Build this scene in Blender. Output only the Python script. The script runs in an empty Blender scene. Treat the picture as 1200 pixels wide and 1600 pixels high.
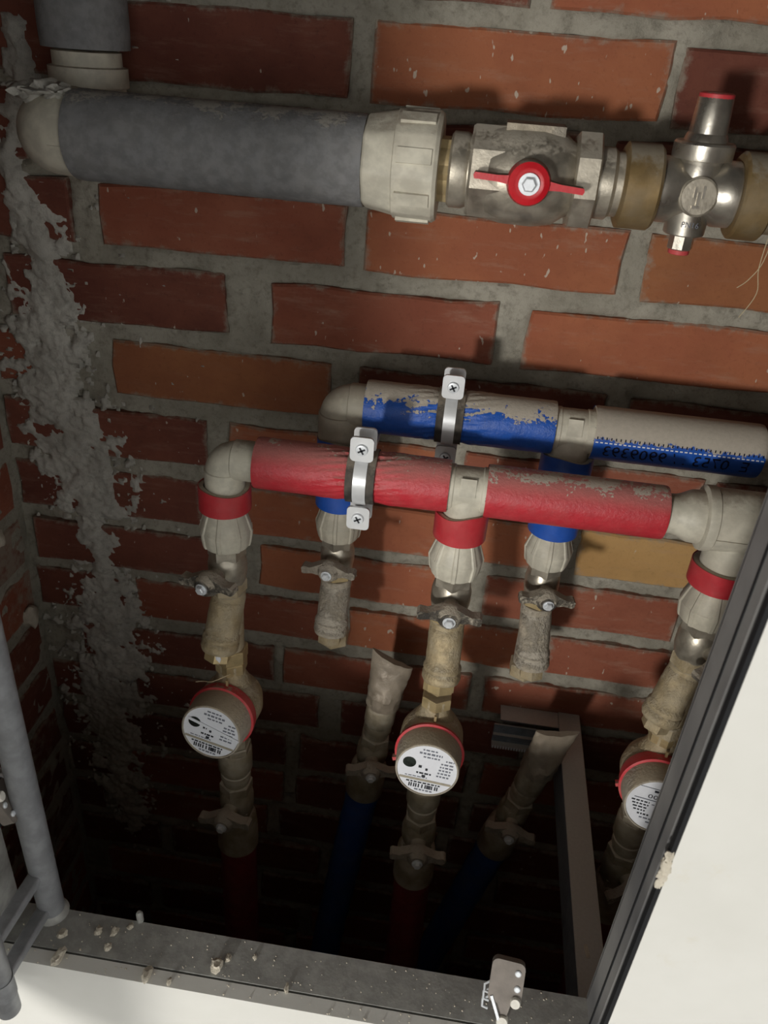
import bpy, math, random
from mathutils import Vector, Matrix, noise

random.seed(7)
scene = bpy.context.scene
col = scene.collection
ZO = 1.5                      # floor is z = 0; heights below are given relative to a brick course 1.5 m up
PI = math.pi

# ------------------------------------------------------------------ camera
cam_d = bpy.data.cameras.new('camera')
cam = bpy.data.objects.new('camera', cam_d); col.objects.link(cam)
yaw, pitch, roll = -0.09292, -0.540742, 0.078155
fwd = Vector((math.sin(yaw)*math.cos(pitch), math.cos(yaw)*math.cos(pitch), math.sin(pitch)))
right = Vector((math.cos(yaw), -math.sin(yaw), 0)); up = right.cross(fwd)
r2 = right*math.cos(roll)+up*math.sin(roll); u2 = -right*math.sin(roll)+up*math.cos(roll)
m = Matrix((r2, u2, -fwd)).transposed().to_4x4()
m.translation = Vector((0.1212, -0.8305, 0.0573+ZO))
cam.matrix_world = m
cam_d.sensor_fit = 'VERTICAL'; cam_d.sensor_height = 36; cam_d.sensor_width = 27
cam_d.lens = 1264.8/1600*36
cam_d.clip_start = 0.01
cam_d.dof.use_dof = True; cam_d.dof.focus_distance = 0.78; cam_d.dof.aperture_fstop = 11
scene.camera = cam

# ------------------------------------------------------------------ light
W = bpy.data.worlds.new('room_light'); scene.world = W; W.use_nodes = True
bg = W.node_tree.nodes['Background']
bg.inputs[0].default_value = (1.0, 0.995, 0.965, 1); bg.inputs[1].default_value = 1.45
ld = bpy.data.lights.new('room_lamp', 'AREA'); ld.shape = 'DISK'; ld.size = 0.24; ld.energy = 40
ld.color = (1.0, 0.97, 0.915)
lamp = bpy.data.objects.new('room_lamp', ld); col.objects.link(lamp)
lamp.location = (-0.72, -3.0, -0.25+ZO)
lamp.rotation_euler = (Vector((0.06, 0, -0.25+ZO))-lamp.location).to_track_quat('-Z', 'Y').to_euler()
vs = scene.view_settings
vs.view_transform = 'Standard'; vs.look = 'None'; vs.gamma = 1; vs.use_curve_mapping = False; vs.exposure = 0.0

# ------------------------------------------------------------------ materials
def sr(r, g, b):
    f = lambda c: (c/255/12.92) if c/255 <= 0.04045 else ((c/255+0.055)/1.055)**2.4
    return (f(r), f(g), f(b), 1)
class NT:
    def __init__(s, name):
        s.m = bpy.data.materials.new(name); s.m.use_nodes = True
        s.t = s.m.node_tree; s.b = s.t.nodes['Principled BSDF']
        s.b.inputs['Specular IOR Level'].default_value = 0.35
    def n(s, kind, **kw):
        o = s.t.nodes.new(kind)
        for k, v in kw.items(): setattr(o, k, v)
        return o
    def l(s, a, b): s.t.links.new(a, b)
    def val(s, x, sock):
        if isinstance(x, (int, float)): sock.default_value = x
        else: s.l(x, sock)
    def math(s, op, a, b=0.0, clamp=False):
        o = s.n('ShaderNodeMath', operation=op); o.use_clamp = clamp
        s.val(a, o.inputs[0]); s.val(b, o.inputs[1]); return o.outputs[0]
    def noise(s, scale, detail=4, rough=0.6, vec=None, dist=0.0):
        o = s.n('ShaderNodeTexNoise'); o.inputs['Scale'].default_value = scale
        o.inputs['Detail'].default_value = detail; o.inputs['Roughness'].default_value = rough
        o.inputs['Distortion'].default_value = dist
        s.l(vec if vec is not None else s.pos(), o.inputs['Vector']); return o.outputs['Fac']
    def pos(s, scale=None):
        g = s.n('ShaderNodeNewGeometry').outputs['Position']
        if scale is None: return g
        mp = s.n('ShaderNodeMapping'); mp.inputs['Scale'].default_value = scale; s.l(g, mp.inputs['Vector']); return mp.outputs[0]
    def ramp(s, fac, a, b):
        o = s.n('ShaderNodeMapRange'); o.interpolation_type = 'SMOOTHSTEP'; s.l(fac, o.inputs[0])
        o.inputs[1].default_value = a; o.inputs[2].default_value = b; return o.outputs[0]
    def mix(s, fac, a, b):
        o = s.n('ShaderNodeMix', data_type='RGBA'); s.val(fac, o.inputs[0])
        for x, i in ((a, 6), (b, 7)):
            if isinstance(x, tuple): o.inputs[i].default_value = x
            else: s.l(x, o.inputs[i])
        return o.outputs[2]
    def color(s, x):
        if isinstance(x, tuple): s.b.inputs['Base Color'].default_value = x
        else: s.l(x, s.b.inputs['Base Color'])
    def bump(s, h, strength, dist=0.002):
        o = s.n('ShaderNodeBump'); o.inputs['Strength'].default_value = strength; o.inputs['Distance'].default_value = dist
        s.l(h, o.inputs['Height']); s.l(o.outputs[0], s.b.inputs['Normal'])
    def nz(s):
        x = s.n('ShaderNodeSeparateXYZ'); s.l(s.n('ShaderNodeNewGeometry').outputs['True Normal'], x.inputs[0]); return x.outputs[2]
    def nzs(s):
        x = s.n('ShaderNodeSeparateXYZ'); s.l(s.n('ShaderNodeNewGeometry').outputs['Normal'], x.inputs[0]); return x.outputs[2]

DUST = sr(178, 168, 152)
DUST2 = sr(140, 130, 117)
def dusty(name, base, rough=0.5, metal=0.0, thr=0.55, width=0.35, amp=0.6, haze=0.15, dust=DUST, scale=160, bump=0.25, var=0.12, xfrom=None, top=0.0, bd=0.0012):
    """a surface with dust settled on what faces up; haze = a thin film everywhere"""
    t = NT(name)
    n1 = t.noise(scale, 5, 0.65); n2 = t.noise(scale*0.22, 3, 0.55)
    nn = t.math('ADD', t.math('MULTIPLY', t.math('SUBTRACT', n1, 0.5), amp), t.math('MULTIPLY', t.math('SUBTRACT', n2, 0.5), amp*1.1))
    e = t.math('ADD', t.nzs(), nn)
    if xfrom:                                             # more dust towards one end of the run
        sx = t.n('ShaderNodeSeparateXYZ'); t.l(t.pos(), sx.inputs[0])
        e = t.math('ADD', e, t.math('MULTIPLY', t.ramp(sx.outputs[0], xfrom[0], xfrom[1]), xfrom[2]))
    f = t.ramp(e, thr, thr+width)
    film = t.math('MULTIPLY', t.ramp(n2, 0.3, 0.75), haze)
    if top: film = t.math('MAXIMUM', film, t.math('MULTIPLY', t.ramp(t.nzs(), 0.2, 1.0), top))
    f2 = t.math('MAXIMUM', f, film)
    dark = tuple(c*(1-var*2) for c in base[:3])+(1,)
    bc = t.mix(t.ramp(t.noise(scale*0.35, 4), 0.35, 0.65), dark, base)
    dd = tuple(c*0.72 for c in dust[:3])+(1,)
    t.color(t.mix(f2, bc, t.mix(n1, dd, dust)))
    t.l(t.math('MULTIPLY', t.math('SUBTRACT', 1.0, f2), metal), t.b.inputs['Metallic'])
    t.l(t.math('ADD', t.math('MULTIPLY', f2, 0.9-rough), rough), t.b.inputs['Roughness'])
    t.bump(t.math('ADD', t.math('MULTIPLY', f, 0.8), t.math('MULTIPLY', n1, 0.8)), bump, bd)
    return t.m

def brick_mat(name, c1, c2, spots=0.0, pale=0.2):
    t = NT(name)
    oi = t.n('ShaderNodeObjectInfo').outputs['Random']
    big = t.noise(9, 4, 0.6); fine = t.noise(220, 4, 0.7)
    base = t.mix(t.ramp(big, 0.35, 0.65), c1, c2)
    base = t.mix(t.math('MULTIPLY', oi, 0.35), base, tuple(c*0.7 for c in c1[:3])+(1,))
    blot = t.math('MULTIPLY', t.ramp(t.noise(17, 5, 0.65, t.pos((0.6, 1, 1))), 0.48, 0.72), 0.45)
    base = t.mix(blot, base, tuple(c*0.62 for c in c1[:3])+(1,))
    hz = t.math('MULTIPLY', t.ramp(t.noise(34, 6, 0.72, t.pos((0.35, 1, 1.8))), 0.5, 0.76), pale)
    base = t.mix(hz, base, sr(168, 140, 122))
    base = t.mix(t.math('MULTIPLY', t.ramp(fine, 0.52, 0.78), 0.35), base, tuple(c*0.4 for c in c1[:3])+(1,))
    # film of mortar smeared over the arrises
    tc = t.n('ShaderNodeTexCoord'); sp3 = t.n('ShaderNodeSeparateXYZ'); t.l(tc.outputs['Generated'], sp3.inputs[0])
    ex = t.math('ABSOLUTE', t.math('SUBTRACT', sp3.outputs[0], 0.5)); ez = t.math('ABSOLUTE', t.math('SUBTRACT', sp3.outputs[2], 0.5))
    ed = t.math('MAXIMUM', t.math('ADD', t.math('MULTIPLY', t.math('SUBTRACT', ex, 0.5), 3.4), 0.5), ez)
    ed = t.math('ADD', ed, t.math('MULTIPLY', t.math('SUBTRACT', t.noise(60, 6, 0.7), 0.5), 0.42))
    base = t.mix(t.math('MULTIPLY', t.ramp(ed, 0.41, 0.53), 0.75), base, sr(150, 142, 128))
    sp = t.ramp(t.noise(95, 2, 0.4, t.pos((1.7, 1, 0.75))), 0.735-spots*0.06, 0.765-spots*0.06)
    base = t.mix(t.math('MULTIPLY', sp, 0.75), base, sr(196, 186, 170))
    t.color(base); t.b.inputs['Roughness'].default_value = 0.85
    t.bump(t.math('ADD', fine, t.math('MULTIPLY', t.noise(60, 4), 1.2)), 0.35, 0.0012)
    return t.m
M = {}
M['brick_dark'] = brick_mat('brick_dark_red', sr(110, 62, 50), sr(128, 76, 60), 0.0, 0.3)
M['brick_red'] = brick_mat('brick_red', sr(142, 80, 60), sr(155, 94, 72), 0.3, 0.4)
M['brick_orange'] = brick_mat('brick_orange', sr(172, 106, 74), sr(157, 92, 66), 0.25, 0.35)
M['brick_speck'] = brick_mat('brick_orange_speckled', sr(168, 104, 72), sr(150, 88, 62), 1.0, 0.35)
M['brick_brown'] = brick_mat('brick_orange_brown', sr(164, 106, 70), sr(146, 90, 62), 0.1, 0.15)
M['brick_yellow'] = brick_mat('brick_yellow', sr(196, 156, 102), sr(180, 140, 88), 0.0, 0.3)

def mortar_mat(name, c1, c2, c3):
    t = NT(name)
    a = t.noise(14, 5, 0.6); b = t.noise(130, 6, 0.7)
    c = t.mix(t.ramp(a, 0.35, 0.68), c1, c2)
    c = t.mix(t.ramp(b, 0.45, 0.8), c, c3)
    t.color(c); t.b.inputs['Roughness'].default_value = 0.95
    t.bump(t.math('ADD', b, t.math('MULTIPLY', t.noise(420, 3), 0.5)), 0.7, 0.002)
    return t.m
M['mortar'] = mortar_mat('grey_mortar', sr(148, 143, 130), sr(170, 165, 152), sr(120, 115, 103))
M['plaster'] = mortar_mat('splashed_plaster', sr(176, 173, 164), sr(200, 197, 188), sr(146, 142, 134))
M['crumb'] = mortar_mat('plaster_crumb', sr(206, 198, 182), sr(190, 182, 166), sr(168, 160, 146))

def flat(name, c, rough=0.6, metal=0.0, bump=0.0, scale=200, var=0.08, spec=0.35):
    t = NT(name); n = t.noise(scale, 4)
    t.color(t.mix(t.ramp(n, 0.3, 0.7), tuple(x*(1-var*2) for x in c[:3])+(1,), c))
    t.b.inputs['Roughness'].default_value = rough; t.b.inputs['Metallic'].default_value = metal
    t.b.inputs['Specular IOR Level'].default_value = spec
    if bump: t.bump(n, bump, 0.001)
    return t.m
M['pp'] = dusty('cream_polypropylene', sr(214, 209, 192), 0.45, 0, 0.72, 0.4, 0.7, 0.35, DUST)
M['pp_dusty'] = dusty('dusty_polypropylene', sr(206, 200, 182), 0.5, 0, 0.25, 0.6, 0.8, 0.7, DUST)
M['foam_grey'] = dusty('grey_foam_insulation', sr(134, 134, 135), 0.85, 0, 0.80, 0.25, 0.95, 0.14, sr(176, 171, 162), 260, 0.6)
M['foam_core'] = flat('foam_core', sr(198, 188, 170), 0.9, 0, 0.6, 500)
M['red'] = dusty('red_film_insulation', sr(192, 52, 62), 0.30, 0, 1.10, 0.03, 1.15, 0.06, sr(206, 192, 178), 330, 0.5, 0.05, (0.03, 0.15, 0.15), 0.40, 0.0016)
M['red_clean'] = dusty('red_film_sleeve', sr(190, 48, 58), 0.36, 0, 1.1, 0.1, 0.6, 0.10, DUST, 220, 0.3, 0.05, None, 0.3)
M['blue'] = dusty('blue_film_insulation', sr(34, 90, 184), 0.30, 0, 0.55, 0.05, 1.2, 0.04, sr(196, 187, 173), 300, 0.5, 0.06, None, 0.0, 0.0018)
M['blue_heavy'] = dusty('blue_film_insulation_caked', sr(34, 90, 184), 0.34, 0, 0.16, 0.05, 0.55, 0.04, sr(196, 187, 173), 260, 0.4, 0.06)
M['blue_clean'] = dusty('blue_film_sleeve', sr(34, 88, 184), 0.4, 0, 0.9, 0.1, 0.5, 0.06, DUST, 160, 0.3, 0.06)
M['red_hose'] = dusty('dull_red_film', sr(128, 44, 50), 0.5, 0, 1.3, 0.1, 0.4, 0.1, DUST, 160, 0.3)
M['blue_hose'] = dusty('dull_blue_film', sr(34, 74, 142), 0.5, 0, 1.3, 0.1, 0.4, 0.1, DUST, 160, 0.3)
M['brass'] = dusty('dusty_brass', sr(182, 164, 130), 0.5, 0.35, 0.25, 0.6, 0.9, 0.7, sr(196, 184, 160), 240, 0.8, 0.12, None, 0.0, 0.002)
M['brass_dark'] = dusty('dull_brass', sr(150, 138, 114), 0.55, 0.3, 0.2, 0.5, 0.8, 0.7, sr(192, 183, 166), 220, 0.4)
M['brass_dirty'] = dusty('dirty_brass', sr(148, 124, 84), 0.5, 0.5, 0.4, 0.4, 0.8, 0.5, sr(150, 140, 122), 150, 0.25)
M['brass_clean'] = dusty('bright_brass', sr(204, 182, 136), 0.38, 0.6, 0.7, 0.4, 0.7, 0.35, sr(186, 168, 138), 200, 0.2)
M['dustcake'] = dusty('dust_caked_brass', sr(192, 180, 160), 0.85, 0.05, 0.0, 0.5, 0.8, 0.95, sr(200, 191, 176), 260, 1.0, 0.15, None, 0.0, 0.003)
M['nickel'] = dusty('dusty_nickel', sr(196, 188, 172), 0.34, 0.8, 0.45, 0.5, 0.9, 0.32, sr(176, 168, 154), 260, 0.22)
M['nickel_clean'] = dusty('nickel', sr(206, 200, 188), 0.26, 0.9, 0.8, 0.4, 0.6, 0.2, sr(172, 164, 150), 160, 0.15)
M['zinc'] = dusty('zinc_plated_steel', sr(226, 228, 230), 0.3, 0.3, 0.93, 0.2, 0.4, 0.06, DUST, 160, 0.08, 0.04)
M['bolt'] = flat('bright_bolt', sr(228, 232, 236), 0.3, 0.25)
M['rubber'] = dusty('black_rubber', sr(52, 50, 48), 0.75, 0, 0.35, 0.6, 0.7, 0.45, DUST2, 240, 0.4)
M['handle'] = dusty('dusty_black_handle', sr(70, 66, 62), 0.55, 0.1, -0.25, 0.5, 1.3, 0.8, sr(190, 180, 163), 300, 1.0, 0.12, None, 0.0, 0.003)
M['handle_dust'] = dusty('dust_caked_handle', sr(158, 148, 133), 0.8, 0, 0.0, 0.4, 0.8, 0.8, sr(190, 180, 165), 300, 1.0, 0.12, None, 0.0, 0.003)
M['red_handle'] = dusty('red_handle_enamel', sr(204, 26, 40), 0.35, 0, 0.62, 0.35, 0.6, 0.05, DUST, 240, 0.25, 0.05)
M['red_plastic'] = dusty('red_plastic', sr(206, 52, 62), 0.45, 0, 0.9, 0.2, 0.8, 0.25, sr(186, 160, 146), 200, 0.3, 0.06)
M['housing'] = dusty('grey_meter_plastic', sr(178, 170, 156), 0.5, 0, 0.2, 0.6, 0.9, 0.6, sr(190, 177, 154), 300, 0.7)
M['dial'] = flat('white_dial', sr(228, 230, 236), 0.5, 0, 0, 200, 0.02)
M['ink'] = flat('black_ink', sr(46, 48, 54), 0.6)
M['ink_grey'] = flat('grey_ink', sr(120, 124, 134), 0.6)
M['ink_blue'] = flat('dark_blue_ink', sr(8, 16, 44), 0.5)
M['khaki'] = flat('khaki_print', sr(172, 164, 146), 0.6)
M['window_dark'] = flat('dark_counter_window', sr(52, 58, 54), 0.15, 0, 0, 90, 0.3, 0.6)
M['steel'] = dusty('grey_painted_steel', sr(168, 168, 164), 0.5, 0.15, 0.9, 0.5, 0.5, 0.25, sr(160, 158, 152), 240, 0.15)
M['tube'] = dusty('grey_powder_coated_tube', sr(150, 152, 156), 0.4, 0.3, 1.2, 0.3, 0.4, 0.1, sr(160, 158, 152), 200, 0.1)
M['jamb'] = dusty('dark_jamb_steel', sr(112, 112, 114), 0.5, 0.1, 1.3, 0.3, 0.5, 0.6, sr(168, 166, 162), 40, 0.15)
M['gasket'] = flat('black_gasket', sr(26, 27, 30), 0.8)
M['ledge'] = dusty('dusty_board_edge', sr(128, 119, 104), 0.9, 0, 1.2, 0.4, 0.6, 0.5, sr(146, 136, 120), 200, 0.4)
M['galv'] = dusty('galvanised_profile', sr(118, 126, 136), 0.45, 0.4, 0.5, 0.2, 0.4, 0.2, sr(204, 202, 196), 300, 0.25)
M['tape'] = dusty('crumpled_tape', sr(150, 138, 122), 0.35, 0.2, 0.5, 0.4, 0.7, 0.4, sr(156, 146, 130), 140, 0.7)
M['latch'] = dusty('dusty_latch_plastic', sr(128, 120, 113), 0.5, 0.1, 0.95, 0.3, 0.4, 0.3, sr(134, 126, 117), 200, 0.15)
M['latch_white'] = flat('white_roller', sr(226, 222, 212), 0.5)
M['strand'] = flat('hemp_strand', sr(206, 190, 156), 0.8)
def white_mat():
    t = NT('white_painted_plasterboard')
    n = t.noise(7, 4, 0.6); f = t.noise(160, 4)
    c = t.mix(t.ramp(n, 0.3, 0.7), sr(212, 211, 205), sr(220, 219, 214))
    st = t.math('MULTIPLY', t.ramp(t.noise(16, 5, 0.7), 0.62, 0.75), 0.35)
    t.color(t.mix(st, c, sr(206, 200, 182))); t.b.inputs['Roughness'].default_value = 0.6
    t.bump(f, 0.08, 0.001); return t.m
M['white'] = white_mat()
M['concrete'] = mortar_mat('concrete', sr(110, 108, 104), sr(128, 126, 120), sr(96, 94, 90))

# ------------------------------------------------------------------ mesh helpers: data = (verts, faces), world coordinates with z relative to ZO
def merge(*ds):
    V, F = [], []
    for v, f in ds:
        o = len(V); V += list(v); F += [tuple(i+o for i in q) for q in f]
    return V, F
def frame(o, z, x=None):
    z = Vector(z).normalized()
    if x is None or abs(Vector(x).normalized().dot(z)) > 0.98: x = Vector((1, 0, 0)) if abs(z.x) < 0.9 else Vector((0, 0, 1))
    x = Vector(x)
    x = (x-z*x.dot(z)).normalized(); y = z.cross(x)
    mm = Matrix((x, y, z)).transposed().to_4x4(); mm.translation = Vector(o); return mm
def xf(d, mm): return [mm @ Vector(v) for v in d[0]], d[1]
def lathe(prof, mm, segs=32, rfun=None, phase=0.0, cap=True):
    V, F = [], []
    for r, h in prof:
        for i in range(segs):
            a = phase+2*PI*i/segs
            rr = r*(rfun(a, h) if rfun else 1)
            V.append(mm @ Vector((rr*math.cos(a), rr*math.sin(a), h)))
    n = len(prof); up_ = prof[-1][1] > prof[0][1]
    for j in range(n-1):
        for i in range(segs):
            k = (i+1) % segs
            q = (j*segs+i, j*segs+k, (j+1)*segs+k, (j+1)*segs+i)
            F.append(q if up_ else q[::-1])
    if cap:
        a = tuple(range(segs))[::-1]; b = tuple((n-1)*segs+i for i in range(segs))
        F += [a, b] if up_ else [a[::-1], b[::-1]]
    return V, F
def hexa(r, h0, h1, mm, ch=0.0012, phase=PI/6):
    return lathe([(r*0.93, h0), (r, h0+ch), (r, h1-ch), (r*0.93, h1)], mm, 6, None, phase)
def box(x0, x1, y0, y1, z0, z1, mm=None, b=0.0):
    V = [Vector((x, y, z)) for x in (x0, x1) for y in (y0, y1) for z in (z0, z1)]
    F = [(0, 1, 3, 2), (4, 6, 7, 5), (0, 4, 5, 1), (2, 3, 7, 6), (0, 2, 6, 4), (1, 5, 7, 3)]
    if mm: V = [mm @ v for v in V]
    return V, F
def ring(ro, ri, h0, h1, mm, segs=40, wob=None):
    prof = [(ri, h0), (ro, h0), (ro, h1), (ri, h1), (ri, h0)]
    V, F = [], []
    for r, h in prof[:4]:
        for i in range(segs):
            a = 2*PI*i/segs
            hh = h+(wob(a) if wob and h == max(h0, h1) else 0)
            V.append(mm @ Vector((r*math.cos(a), r*math.sin(a), hh)))
    for j in range(4):
        for i in range(segs):
            k = (i+1) % segs; j2 = (j+1) % 4
            F.append((j*segs+i, j*segs+k, j2*segs+k, j2*segs+i))
    if h1 < h0: F = [f[::-1] for f in F]
    return V, F
def sweep(pts, rad, segs=20, cap=True):
    pts = [Vector(p) for p in pts]; n = len(pts)
    rad = rad if isinstance(rad, list) else [rad]*n
    V, F = [], []; prev = None
    for i, p in enumerate(pts):
        t = (pts[min(i+1, n-1)]-pts[max(i-1, 0)]).normalized()
        if prev is None: x = t.orthogonal().normalized()
        else: x = (prev-t*prev.dot(t)).normalized()
        prev = x; y = t.cross(x)
        for k in range(segs):
            a = 2*PI*k/segs; V.append(p+(x*math.cos(a)+y*math.sin(a))*rad[i])
    for i in range(n-1):
        for k in range(segs):
            l = (k+1) % segs; F.append((i*segs+k, i*segs+l, (i+1)*segs+l, (i+1)*segs+k))
    if cap: F += [tuple(range(segs))[::-1], tuple((n-1)*segs+k for k in range(segs))]
    return V, F
def plate(pts, t, mm):
    """outline (x, y) extruded from z=0 to z=t in the frame mm"""
    n = len(pts)
    V = [mm @ Vector((x, y, 0)) for x, y in pts]+[mm @ Vector((x, y, t)) for x, y in pts]
    F = [tuple(range(n))[::-1], tuple(range(n, 2*n))]+[(i, (i+1) % n, n+(i+1) % n, n+i) for i in range(n)]
    return V, F
def rrect(w, h, r, k=4):
    P = []
    for cx, cy, a0 in ((w/2-r, h/2-r, 0), (-w/2+r, h/2-r, PI/2), (-w/2+r, -h/2+r, PI), (w/2-r, -h/2+r, 1.5*PI)):
        for i in range(k+1):
            a = a0+PI/2*i/k; P.append((cx+r*math.cos(a), cy+r*math.sin(a)))
    return P
def lump(c, rx, ry, rz, seed, segs=10, rings=7, rough=0.35):
    V, F = [], []
    for j in range(rings+1):
        ph = PI*j/rings
        for i in range(segs):
            a = 2*PI*i/segs
            d = Vector((math.sin(ph)*math.cos(a), math.sin(ph)*math.sin(a), math.cos(ph)))
            k = 1+rough*noise.noise(d*1.8+Vector((seed*3.7, seed, 0)))*1.6
            V.append(Vector(c)+Vector((d.x*rx, d.y*ry, d.z*rz))*k)
    for j in range(rings):
        for i in range(segs):
            k = (i+1) % segs; F.append((j*segs+i, (j+1)*segs+i, (j+1)*segs+k, j*segs+k))
    return V, F
def text_data(s, size):
    cu = bpy.data.curves.new('t', 'FONT'); cu.body = s; cu.size = size; cu.align_x = 'CENTER'; cu.align_y = 'CENTER'; cu.resolution_u = 2
    o = bpy.data.objects.new('t', cu); col.objects.link(o)
    dg = bpy.context.evaluated_depsgraph_get(); me = bpy.data.meshes.new_from_object(o.evaluated_get(dg))
    V = [v.co.copy() for v in me.vertices]; F = [tuple(p.vertices) for p in me.polygons]
    bpy.data.objects.remove(o); bpy.data.meshes.remove(me); bpy.data.curves.remove(cu)
    return V, F
def mesh(name, d, mat, loc, smooth=35):
    me = bpy.data.meshes.new(name)
    o = Vector(loc)
    me.from_pydata([(Vector(v)-o) for v in d[0]], [], [list(f) for f in d[1]])
    me.materials.append(M[mat]); me.update()
    if smooth: me.shade_smooth(); me.set_sharp_from_angle(angle=math.radians(smooth))
    return me
def tag(o, label=None, cat=None, group=None, kind=None):
    if label: o['label'] = label
    if cat: o['category'] = cat
    if group: o['group'] = group
    if kind: o['kind'] = kind
    return o
class Thing:
    def __init__(s, name, label, cat, loc, group=None):
        s.loc = Vector(loc); s.o = bpy.data.objects.new(name, None); col.objects.link(s.o)
        s.o.empty_display_size = 0.02
        s.o.location = s.loc+Vector((0, 0, ZO)); tag(s.o, label, cat, group)
    def part(s, name, d, mat, parent=None, label=None, smooth=35, kind=None):
        o = bpy.data.objects.new(name, mesh(name, d, mat, s.loc, smooth)); col.objects.link(o)
        o.parent = parent or s.o; tag(o, label, kind=kind); return o
def single(name, d, mat, label, cat, group=None, loc=None, smooth=35):
    V = [Vector(v) for v in d[0]]
    if loc is None:
        n = len(V); loc = (sum(v.x for v in V)/n, sum(v.y for v in V)/n, min(v.z for v in V))
    o = bpy.data.objects.new(name, mesh(name, d, mat, loc, smooth)); col.objects.link(o)
    o.location = Vector(loc)+Vector((0, 0, ZO)); return tag(o, label, cat, group)
def struct(name, d, mat, label, cat, smooth=0):
    return tag(single(name, d, mat, label, cat, None, (0, 0, 0), smooth), kind='structure')
X_, Y_, Z_ = Vector((1, 0, 0)), Vector((0, 1, 0)), Vector((0, 0, 1))

# ------------------------------------------------------------------ the shaft
PITCH = 0.0826
XL, XR = -0.423, 0.62
def grid_wall(f, u0, u1, v0, v1, du):
    nu, nv = int((u1-u0)/du)+1, int((v1-v0)/du)+1
    V, F = [], []
    for j in range(nv+1):
        for i in range(nu+1):
            V.append(f(u0+(u1-u0)*i/nu, v0+(v1-v0)*j/nv))
    w = nu+1
    for j in range(nv):
        for i in range(nu): F.append((j*w+i, j*w+i+1, (j+1)*w+i+1, (j+1)*w+i))
    return V, F
D, R_, O, S, B, Y = 'brick_dark', 'brick_red', 'brick_orange', 'brick_speck', 'brick_brown', 'brick_yellow'
# course: (bottom, top, slope, [(x0, x1, material)...]) measured on the wall, metres
courses = {
 -1: (0.0785, 0.145, .004, [(-.38, -.13, D), (-.11, .135, D), (.154, .400, O), (.42, .615, R_)]),
 0: (-.0045, .0605, .012, [(-.405, -.272, D), (-.255, -.019, D), (0.0, .263, S), (.275, .515, D), (.53, .615, D)]),
 1: (-.0836, -.0175, .010, [(-.41, -.345, D), (-.322, -.057, D), (-.039, .214, D), (.232, .475, D), (.49, .615, D)]),
 2: (-.1605, -.0975, .012, [(-.42, -.305, D), (-.275, -.018, R_), (.003, .259, S), (.282, .522, B), (.54, .615, D)]),
 3: (-.2455, -.1805, .010, [(-.39, -.143, D), (-.092, .146, R_), (.178, .434, O), (.455, .615, R_)]),
 4: (-.3285, -.2650, .003, [(-.42, -.377, R_), (-.278, -.027, B), (.007, .273, D), (.297, .535, D), (.55, .615, D)]),  # brick behind the blue pipe coloured dark to stand for its shadow
 5: (-.4125, -.3515, 0, [(-.42, -.173, D), (-.145, .117, O), (.131, .397, R_), (.411, .615, D)]),
 6: (-.4985, -.4350, -.004, [(-.42, -.185, D), (-.132, .117, O), (.139, .263, O), (.279, .515, Y), (.53, .615, D)]),
 7: (-.5792, -.5165, -.004, [(-.412, -.145, D), (-.111, .148, O), (.179, .417, R_), (.436, .615, D)]),
 8: (-.6575, -.5960, 0, [(-.42, -.297, D), (-.282, -.012, R_), (.009, .252, O), (.27, .506, R_), (.525, .615, D)]),
 9: (-.7410, -.6805, 0, [(-.368, -.093, D), (-.079, .179, R_), (.198, .441, R_), (.458, .615, D)]),
 10: (-.8235, -.7610, 0, [(-.42, -.32, D), (-.296, -.028, D), (.006, .263, D), (.285, .513, D), (.531, .615, D)]),
}
for k in range(11, 18):
    off = (-.085, -.028)[(k+1) % 2]+(0.03*((k*7) % 3-1))
    row = []; x = off-0.81
    while x < XR:
        a, b = max(x, XL+.004), min(x+.25, XR-.004)
        if b-a > .03: row.append((a, b, random.choice((D, D, R_))))
        x += .27
    courses[k] = (-PITCH*k+.001, -PITCH*k+.0635, 0, row)
for k in range(-6, -1):
    row = []; x = -.7+(k % 2)*.13
    while x < XR:
        a, b = max(x, XL+.004), min(x+.25, XR-.004)
        if b-a > .03: row.append((a, b, random.choice((D, R_, O))))
        x += .268
    courses[k] = (-PITCH*k-.004, -PITCH*k+.061, 0, row)
def inside(u, v):
    """how far (m) a wall point lies inside a brick face; negative in the joints"""
    best = -1.0
    for k in (int(math.floor(-v/PITCH)), int(math.floor(-v/PITCH))+1):
        if k not in courses: continue
        z0, z1, sl, row = courses[k]
        for a, b, _ in row:
            dz = sl*(u-(a+b)/2)
            best = max(best, min(u-a, b-u, v-z0-dz, z1+dz-v))
    return best
def mort(u, v, e=-1.0):
    p = Vector((u*30, 3.1, v*40)); q = Vector((u*150, 9.0, v*150))
    h = 0.0026+0.0052*noise.fractal(p, 1.0, 2.0, 3)+0.0022*noise.noise(q)
    h = min(max(h, -0.0035), 0.009)
    return h+max(0.0, e+0.001)*1.3
d = grid_wall(lambda u, v: Vector((u, min(0.013, mort(u, v, inside(u, v))), v)), XL-0.02, XR, -1.5, 0.9, 0.0042)
wall_back = struct('wall_back', merge(d, box(XL-0.13, XR+0.1, 0.02, 0.14, -1.5, 0.9)), 'mortar', 'red brick wall with grey mortar behind the pipes', 'wall', 60)
d = grid_wall(lambda u, v: Vector((XL-0.001+min(0.011, mort(u+5, v))*-1+0.002, -u, v)), -0.02, 0.47, -1.5, 0.9, 0.008)
d = (d[0], [f[::-1] for f in d[1]])
wall_left = struct('wall_left', merge(d, box(XL-0.13, XL-0.02, -0.467, 0.02, -1.5, 0.9)), 'mortar', 'narrow brick side wall of the shaft behind the grey tube', 'wall', 40)
struct('wall_right', box(XR, XR+0.1, -0.467, 0.02, -1.5, 0.9), 'mortar', 'far side wall of the shaft beyond the third meter', 'wall')
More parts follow.
